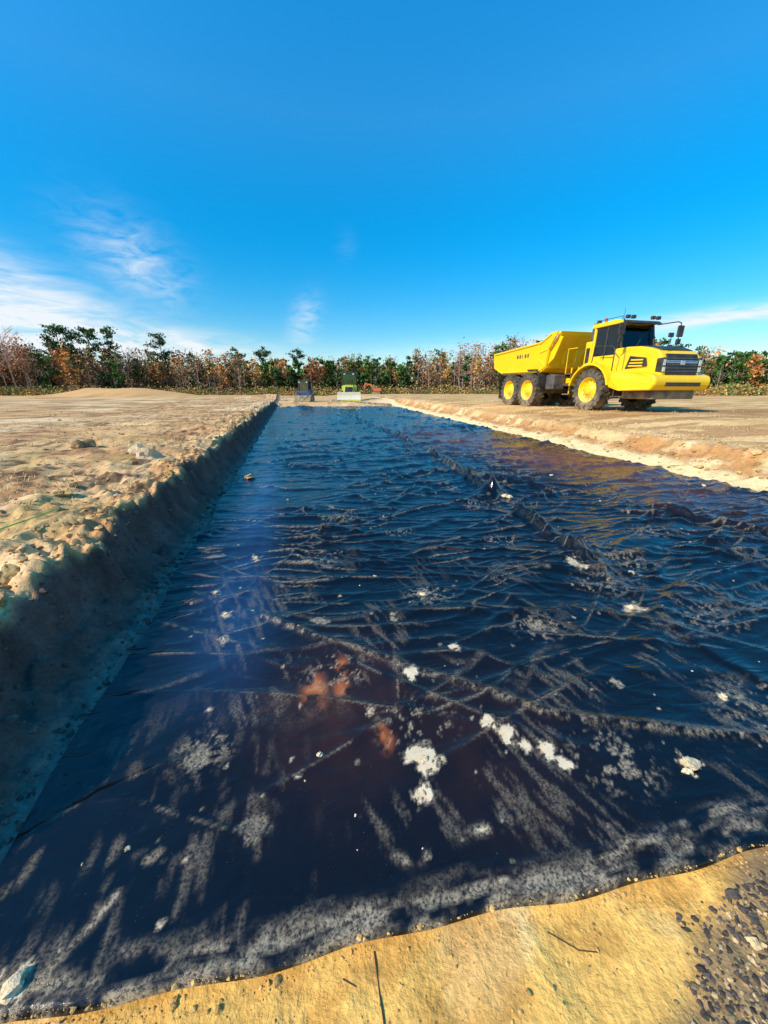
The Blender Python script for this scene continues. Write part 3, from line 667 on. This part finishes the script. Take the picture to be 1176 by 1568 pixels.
for s in(-1,1):
    out=[];inn=[]
    for k in range(13):
        a=math.radians(12+k*13); rx=1.08; rz=1.04
        out.append((math.cos(a)*rx-.02,.78+math.sin(a)*rz)); inn.append((math.cos(a)*(rx-.07)-.02,.78+math.sin(a)*(rz-.07)))
    prism('fender',T,out+inn[::-1],min(s*.70,s*1.48),max(s*.70,s*1.48),yel,.015)
    a,b_=sorted((s*.55,s*.98)); prism('side_cowl',T,[(-1.1,1.35),(-1.05,1.80),(-.7,1.92),(.55,1.92),(1.05,1.55),(1.05,1.2)],a,b_,yel,.03)
    tube('fender_rail',T,[(.95,s*1.3,1.5),(.95,s*1.3,2.25),(.75,s*1.28,2.4),(-.1,s*1.28,2.45),(-.15,s*1.28,1.85)],.022,blk)
    for i in range(3): box('access_step',T,(-1.55,min(s*1.0,s*1.38),.62+i*.42),(-1.15,max(s*1.0,s*1.38),.66+i*.42),dgr,.008)
    box('step_side',T,(-1.58,min(s*1.0,s*1.04),.6),(-1.53,max(s*1.0,s*1.04),1.75),yel,.01); box('step_side',T,(-1.17,min(s*1.0,s*1.04),.6),(-1.12,max(s*1.0,s*1.04),1.75),yel,.01)
    tube('step_handrail',T,[(-1.58,s*1.3,1.5),(-1.58,s*1.3,2.5),(-1.1,s*1.25,2.5)],.02,yel)
def plate(name,pts,mat,th=.012):
    bm=bmesh.new(); vs=[bm.verts.new(q) for q in pts]; f=bm.faces.new(vs); 
    ex=bmesh.ops.extrude_face_region(bm,geom=[f]); bm.normal_update(); n=f.normal
    bmesh.ops.translate(bm,verts=[q for q in ex['geom'] if isinstance(q,bmesh.types.BMVert)],vec=n*th)
    return finish(bm,name,mat,T,.0)
for s in(-1,1):
    y=s*.76
    plate('side_glass',[(-.70,y,2.0),(.60,y,2.0),(.63,y,2.35),(.40,y,3.16),(-.70,y,3.16)],gls)
    tube('pillar_front',T,[(.60,y,1.9),(.66,y,2.35),(.42,y,3.22)],.045,blk); tube('pillar_mid',T,[(-.12,y*1.02,1.95),(-.12,y*1.0,3.2)],.032,blk); tube('pillar_rear',T,[(-.76,y,1.9),(-.76,y,3.22)],.06,yel)
    box('door_lower',T,(-.78,min(y,y+s*.03),1.86),(.60,max(y,y+s*.03),2.12),yel,.01)
    tube('top_rail',T,[(-.78,y,3.2),(.43,y,3.2)],.045,blk)
plate('windscreen',[(.655,-.74,2.35),(.43,-.74,3.16),(.43,.74,3.16),(.655,.74,2.35)],gls)
plate('windscreen_low',[(.60,-.74,1.95),(.655,-.74,2.34),(.655,.74,2.34),(.60,.74,1.95)],blk)
plate('rear_glass',[(-.77,-.7,2.3),(-.77,-.7,3.12),(-.77,.7,3.12),(-.77,.7,2.3)],gls)
box('cab_floor',T,(-.76,-.74,1.8),(.6,.74,1.95),blk,.01); box('cab_rear_low',T,(-.80,-.74,1.9),(-.72,.74,2.3),yel,.01)
prism('cab_roof',T,[(-.92,3.24),(-.88,3.36),(.30,3.38),(.62,3.30),(.66,3.22),(-.9,3.20)],-.84,.84,yel,.03)
prism('roof_visor',T,[(.25,3.385),(.62,3.312),(.80,3.20),(.72,3.17),(.66,3.225)],-.82,.82,blk,.01)
box('seat',T,(-.45,-.28,1.95),(.05,.28,2.3),blk,.05); box('seat_back',T,(-.55,-.26,2.25),(-.40,.26,3.0),blk,.05)
box('dash',T,(.25,-.6,1.95),(.58,.6,2.3),blk,.04)
bm=bmesh.new(); bmesh.ops.create_cone(bm,cap_ends=False,segments=20,radius1=.2,radius2=.2,depth=.03,matrix=Matrix.Translation((.15,0,2.5))@Matrix.Rotation(.5,4,'Y')); finish(bm,'steering_wheel',blk,T)
for y in(-.7,-.45,.45,.7): box('work_lamp',T,(.60,y-.08,3.36),(.70,y+.08,3.48),blk,.02); 
for y in(-.7,.7): box('roof_lamp',T,(-.8,y-.08,3.37),(-.68,y+.08,3.5),dgr,.02)
cyl('beacon',T,(-.5,-.6,3.47),.06,.16,'z',org,12)
tube('roof_rail',T,[(-.7,-.78,3.38),(-.7,-.78,3.46),(.5,-.78,3.46),(.5,-.78,3.36)],.015,blk)
tube('antenna',T,[(-.75,.5,3.36),(-.8,.5,4.0)],.008,blk)
tube('wiper',T,[(.66,-.1,2.36),(.52,.3,2.9)],.012,blk)
box('rear_tower',T,(-1.30,-.72,1.5),(-.92,.30,2.75),yel,.05); box('rear_tower_vent',T,(-1.2,-.735,1.9),(-1.0,-.715,2.5),blk,.005)
cyl('exhaust',T,(-1.15,-.50,2.95),.09,.75,'z',dgr); cyl('exhaust_tip',T,(-1.15,-.50,3.35),.07,.2,'z',blk)
box('air_cleaner',T,(-1.35,.35,1.5),(-.92,.85,2.7),yel,.06)
for s in(-1,1):
    tube('mirror_arm',T,[(.60,s*.80,3.2),(1.05,s*1.22,3.25),(1.12,s*1.30,3.2),(1.12,s*1.30,2.45),(.95,s*1.25,2.3)],.02,blk)
    box('mirror',T,(1.08,min(s*1.20,s*1.46),2.72),(1.16,max(s*1.20,s*1.46),3.12),blk,.03); box('mirror_small',T,(1.08,min(s*1.22,s*1.42),2.46),(1.16,max(s*1.22,s*1.42),2.66),blk,.03)
    box('mirror_glass',T,(1.072,min(s*1.23,s*1.43),2.76),(1.079,max(s*1.23,s*1.43),3.08),sil,.0)
tube('front_mirror',T,[(2.35,-.5,2.1),(2.45,-.55,2.55)],.012,blk); box('front_mirror_head',T,(2.4,-.66,2.5),(2.46,-.46,2.64),blk,.02)
box('front_frame',T,(-1.5,-.42,.95),(1.2,.42,1.35),dgr,.03); cyl('hitch',T,(-1.75,0,1.1),.30,.7,'z',dgr); box('hitch_yoke',T,(-2.3,-.45,.75),(-1.6,.45,1.5),blk,.05)
for s in(-1,1):
    box('rear_rail',T,(-7.0,min(s*.34,s*.46),1.0),(-2.1,max(s*.34,s*.46),1.34),yel,.02)
    tube('steer_cylinder',T,[(-1.2,s*.55,1.1),(-2.4,s*.62,1.05)],.07,dgr); tube('lift_cylinder',T,[(-3.0,s*.78,1.0),(-4.9,s*.8,1.75)],.09,yel); tube('lift_rod',T,[(-4.9,s*.8,1.75),(-5.5,s*.8,2.0)],.05,sil)
    box('walking_beam',T,(-5.9,min(s*.55,s*.70),.86),(-4.1,max(s*.55,s*.70),1.08),dgr,.03)
    prism('mud_guard',T,[(-3.30,.95),(-3.22,.95),(-3.26,1.5),(-3.5,1.78),(-4.3,1.80),(-4.3,1.75),(-3.54,1.72),(-3.34,1.48)],min(s*.85,s*1.45),max(s*.85,s*1.45),blk,.01)
box('fuel_tank',T,(-3.1,-1.15,.85),(-2.5,-.55,1.5),dgr,.05); box('battery_box',T,(-3.1,.55,.85),(-2.5,1.15,1.5),dgr,.05)
tube('hose',T,[(-1.4,-.3,1.5),(-1.8,-.4,1.75),(-2.2,-.3,1.5)],.035,blk); tube('hose',T,[(-1.4,.1,1.5),(-1.8,.2,1.85),(-2.2,.15,1.5)],.03,blk)
side=[(-7.62,1.95),(-7.68,2.80),(-3.35,2.98),(-2.62,3.28),(-2.22,3.30),(-2.28,3.15),(-2.75,2.60),(-2.95,1.80),(-3.35,1.62),(-6.9,1.68)]
for s in(-1,1): prism('bin_side',T,side,0,0,yel,.015,(lambda x,z,s=s:s*(1.33+.13*max(0,(z-1.6)/1.4))),(lambda x,z,s=s:s*(1.27+.13*max(0,(z-1.6)/1.4))))
prism('bin_floor',T,[(-7.62,1.95),(-6.9,1.68),(-3.35,1.62),(-2.95,1.80),(-2.9,1.86),(-3.35,1.72),(-6.85,1.78),(-7.6,2.03)],-1.27,1.27,yel,.01)
prism('bin_front',T,[(-2.95,1.80),(-2.75,2.60),(-2.28,3.15),(-2.22,3.30),(-2.62,3.28),(-2.60,3.2),(-2.36,3.18),(-2.83,2.62),(-3.03,1.85)],-1.30,1.30,yel,.01)
for s in(-1,1):
    yo=lambda z,s=s:s*(1.335+.13*max(0,(z-1.6)/1.4))
    for (xa,za),(xb,zb),w_ in(((-7.66,2.74),(-3.35,2.93),.085),((-3.35,2.93),(-2.6,3.22),.07),((-7.5,2.02),(-6.9,1.74),.06),((-6.9,1.74),(-3.4,1.70),.06),((-3.4,1.7),(-3.0,1.86),.06),((-3.0,1.86),(-2.80,2.6),.07),((-2.8,2.6),(-2.33,3.12),.07),((-7.62,2.0),(-7.65,2.7),.07),((-3.5,2.88),(-3.45,2.2),.07),((-3.45,2.2),(-3.05,1.9),.06),((-3.45,2.5),(-2.85,2.6),.05)):
        tube('bin_rib',T,[(xa,yo(za),za),(xb,yo(zb),zb)],w_*.62,yel)
    prism('bin_gusset',T,[(-3.0,1.9),(-2.55,2.2),(-2.1,3.05),(-2.3,3.12),(-2.78,2.6)],min(s*1.2,s*1.28),max(s*1.2,s*1.28),yel,.01)
    for i,wd in enumerate((.13,.12,.05,.13,.11)):
        x_=-5.35+i*.23; ya=yo(2.45); box('bin_lettering',T,(x_,min(ya-s*.02,ya+s*.012),2.38),(x_+wd,max(ya-s*.02,ya+s*.012),2.54),dgr,.0)
for y in(-.6,0,.6): box('headboard_rib',T,(-2.85,y-.05,2.0),(-2.68,y+.05,2.6),yel,.01)
box('tail_cross',T,(-7.2,-.9,.95),(-7.0,.9,1.3),blk,.02)
for s in(-1,1): box('tail_lamp',T,(-7.24,min(s*.6,s*.85),1.05),(-7.19,max(s*.6,s*.85),1.2),redm,.01); box('mud_flap',T,(-6.85,min(s*.88,s*1.44),.35),(-6.82,max(s*.88,s*1.44),1.6),blk,.005)

# ------------------------------------------------------------------ bulldozer (faces camera), local x forward
B=empty('bulldozer',(-4.45,50,gz(-4.45,50)-.02),-math.pi/2+.06,1.1)
def track(p,y,L,h,w_,mat):
    r=h/2; pr=[]
    for k in range(9): a=math.radians(-90+k*22.5); pr.append((L/2-r+math.cos(a)*r,r+math.sin(a)*r))
    for k in range(9): a=math.radians(90+k*22.5); pr.append((-L/2+r+math.cos(a)*r,r+math.sin(a)*r))
    prism('track',p,pr,y-w_/2,y+w_/2,mat,.02)
    for k in range(int((L-h)/.19)):
        x=-L/2+r+k*.19; box('grouser',p,(x,y-w_/2-.01,h),(x+.03,y+w_/2+.01,h+.05),dgr,0)
    for k in range(12):
        a=math.radians(-80+k*15); bx=L/2-r+math.cos(a)*(r+.02); bz=r+math.sin(a)*(r+.02); box('grouser',p,(bx-.03,y-w_/2-.01,bz-.03),(bx+.03,y+w_/2+.01,bz+.03),dgr,0)
    for s in(-1,1): cyl('idler',p,(s*(L/2-r),y,r),r*.6,w_+.04,'y',dgr)
for s in(-1,1): track(B,s*.90,2.9,.85,.5,blk)
box('hull',B,(-1.5,-.66,.5),(1.2,.66,1.15),lime,.05); prism('engine_hood',B,[(.1,1.1),(.1,1.75),(1.5,1.6),(1.6,.85)],-.5,.5,lime,.05); box('radiator_grille',B,(1.55,-.42,.9),(1.64,.42,1.5),blk,.02)
cyl('exhaust',B,(.8,.3,2.0),.05,.7,'z',blk)
box('cab_lower',B,(-1.3,-.85,1.1),(.15,.85,1.7),lime,.04)
for x,y in((-1.25,-.82),(-1.25,.82),(.1,-.78),(.1,.78)): tube('cab_post',B,[(x,y,1.65),(x*.95,y,2.95)],.07,blk)
box('cab_glass_front',B,(.09,-.74,1.7),(.11,.74,2.9),glg,0); box('cab_glass_rear',B,(-1.24,-.78,1.7),(-1.22,.78,2.9),glg,0)
for s in(-1,1): box('cab_glass_side',B,(-1.2,s*.81-.01,1.7),(.08,s*.81+.01,2.9),glg,0)
box('seat',B,(-.8,-.25,1.7),(-.4,.25,2.4),blk,.05)
prism('cab_roof',B,[(-1.5,2.95),(-1.45,3.15),(.25,3.15),(.4,2.98)],-.98,.98,blk,.04); box('roof_lamp',B,(.35,-.6,2.85),(.42,-.4,2.95),wht,.02); box('roof_lamp',B,(.35,.4,2.85),(.42,.6,2.95),wht,.02)
prof=[(2.05,.05),(2.0,.3),(1.98,.6),(2.08,.95),(2.14,.95),(2.06,.6),(2.08,.3),(2.13,.05)]
prism('blade',B,prof,-1.3,1.3,wht,.01); box('cutting_edge',B,(2.06,-1.32,.0),(2.16,1.32,.16),lime,.01)
for s in(-1,1): box('push_arm',B,(.2,s*.58-.06,.4),(2.02,s*.58+.06,.6),lime,.02); tube('lift_ram',B,[(1.2,s*.5,1.4),(1.98,s*.4,.8)],.05,sil)
# ------------------------------------------------------------------ compact track loader
L=empty('compact_track_loader',(-9.14,45,gz(-9.14,45)),-math.pi/2-.05,1.1)
for s in(-1,1): track(L,s*.62,1.7,.62,.35,blk)
navy=simple('navy_paint',(.04,.08,.18),.4)
box('body',L,(-1.2,-.5,.35),(.7,.5,1.0),navy,.05); box('engine_cover',L,(-1.4,-.55,.7),(-.6,.55,1.45),navy,.08)
for x in(-.6,.55):
    for y in(-.48,.48): tube('cab_post',L,[(x,y,.95),(x*.9,y,2.02)],.06,blk)
box('cab_roof',L,(-.7,-.56,2.0),(.62,.56,2.12),blk,.03); box('front_glass',L,(.5,-.44,1.0),(.52,.44,1.98),gls,0); box('rear_panel',L,(-.62,-.45,1.0),(-.58,.45,1.95),blk,.01); box('seat',L,(-.4,-.22,.95),(-.1,.22,1.6),blk,.05)
for s in(-1,1):
    tube('lift_arm',L,[(-1.2,s*.64,1.35),(.2,s*.66,1.3),(1.1,s*.62,.75),(1.25,s*.6,.3)],.07,navy); box('lamp',L,(.6,s*.4-.07,1.86),(.66,s*.4+.07,1.96),wht,.01)
prism('bucket',L,[(1.25,.05),(1.2,.6),(1.3,.62),(1.38,.15),(1.9,.06),(1.92,.02)],-.85,.85,dgr,.01)
# ------------------------------------------------------------------ small excavator far away
E=empty('excavator',(-1.6,90,gz(-1.6,90)),math.pi-.3,.62)
for s in(-1,1): track(E,s*1.0,3.4,.8,.5,blk)
box('house',E,(-2.0,-1.2,1.0),(1.2,1.2,2.1),org,.08); box('cab',E,(.1,.3,1.6),(1.3,1.2,2.9),gls,.05); box('cab_frame_roof',E,(0,.25,2.85),(1.35,1.25,3.0),org,.03); box('cab_base',E,(.05,.28,1.6),(1.32,1.22,2.1),org,.03)
prism('boom',E,[(.9,1.6),(2.2,3.6),(4.6,3.9),(4.7,3.5),(2.5,3.1),(1.3,1.4)],-.25,.05,org,.03); prism('stick',E,[(4.2,4.1),(4.9,3.9),(5.4,1.6),(5.1,1.5)],-.22,.02,org,.02)
prism('bucket',E,[(4.6,1.6),(5.5,1.7),(5.6,.9),(5.0,.5),(4.5,.9)],-.5,.4,blk,.02)

# ------------------------------------------------------------------ liner roll, stakes, string line
a=empty('liner_roll',(0,0,0)); 
x0,y0=-5.9,43.2; x1,y1=.8,41.9
tube('roll_body',a,[(x0,y0,gz(x0,y0)+.05),(x1,y1,gz(x1,y1)+.05)],.20,blk); tube('roll_core',a,[(x0-.1,y0+.02,gz(x0,y0)+.05),(x1+.15,y1-.03,gz(x1,y1)+.05)],.06,wht)
wood=simple('stake_wood',(.5,.36,.2),.8)
for x,y,h in((4.6,31,.9),(9.2,33,.8),(-6.9,44,.6),(7.3,60,.9),(-30,70,1.2)):
    e=empty('grade_stake',(x,y,gz(x,y)-.1)); box('stake',e,(-.025,-.02,0),(.025,.02,h),wood,.003); box('ribbon',e,(-.03,-.025,h*.8),(.03,.025,h*.9),org,.002)
grn=simple('green_string',(.08,.45,.05),.6)
pts=[(-3.2,1.9),(-2.98,2.5),(-2.93,2.85),(-2.9,3.1)]
tube('string_line',None,[(x,y,gz(x,y)+.07+.01*i) for i,(x,y) in enumerate(pts)],.005,grn)
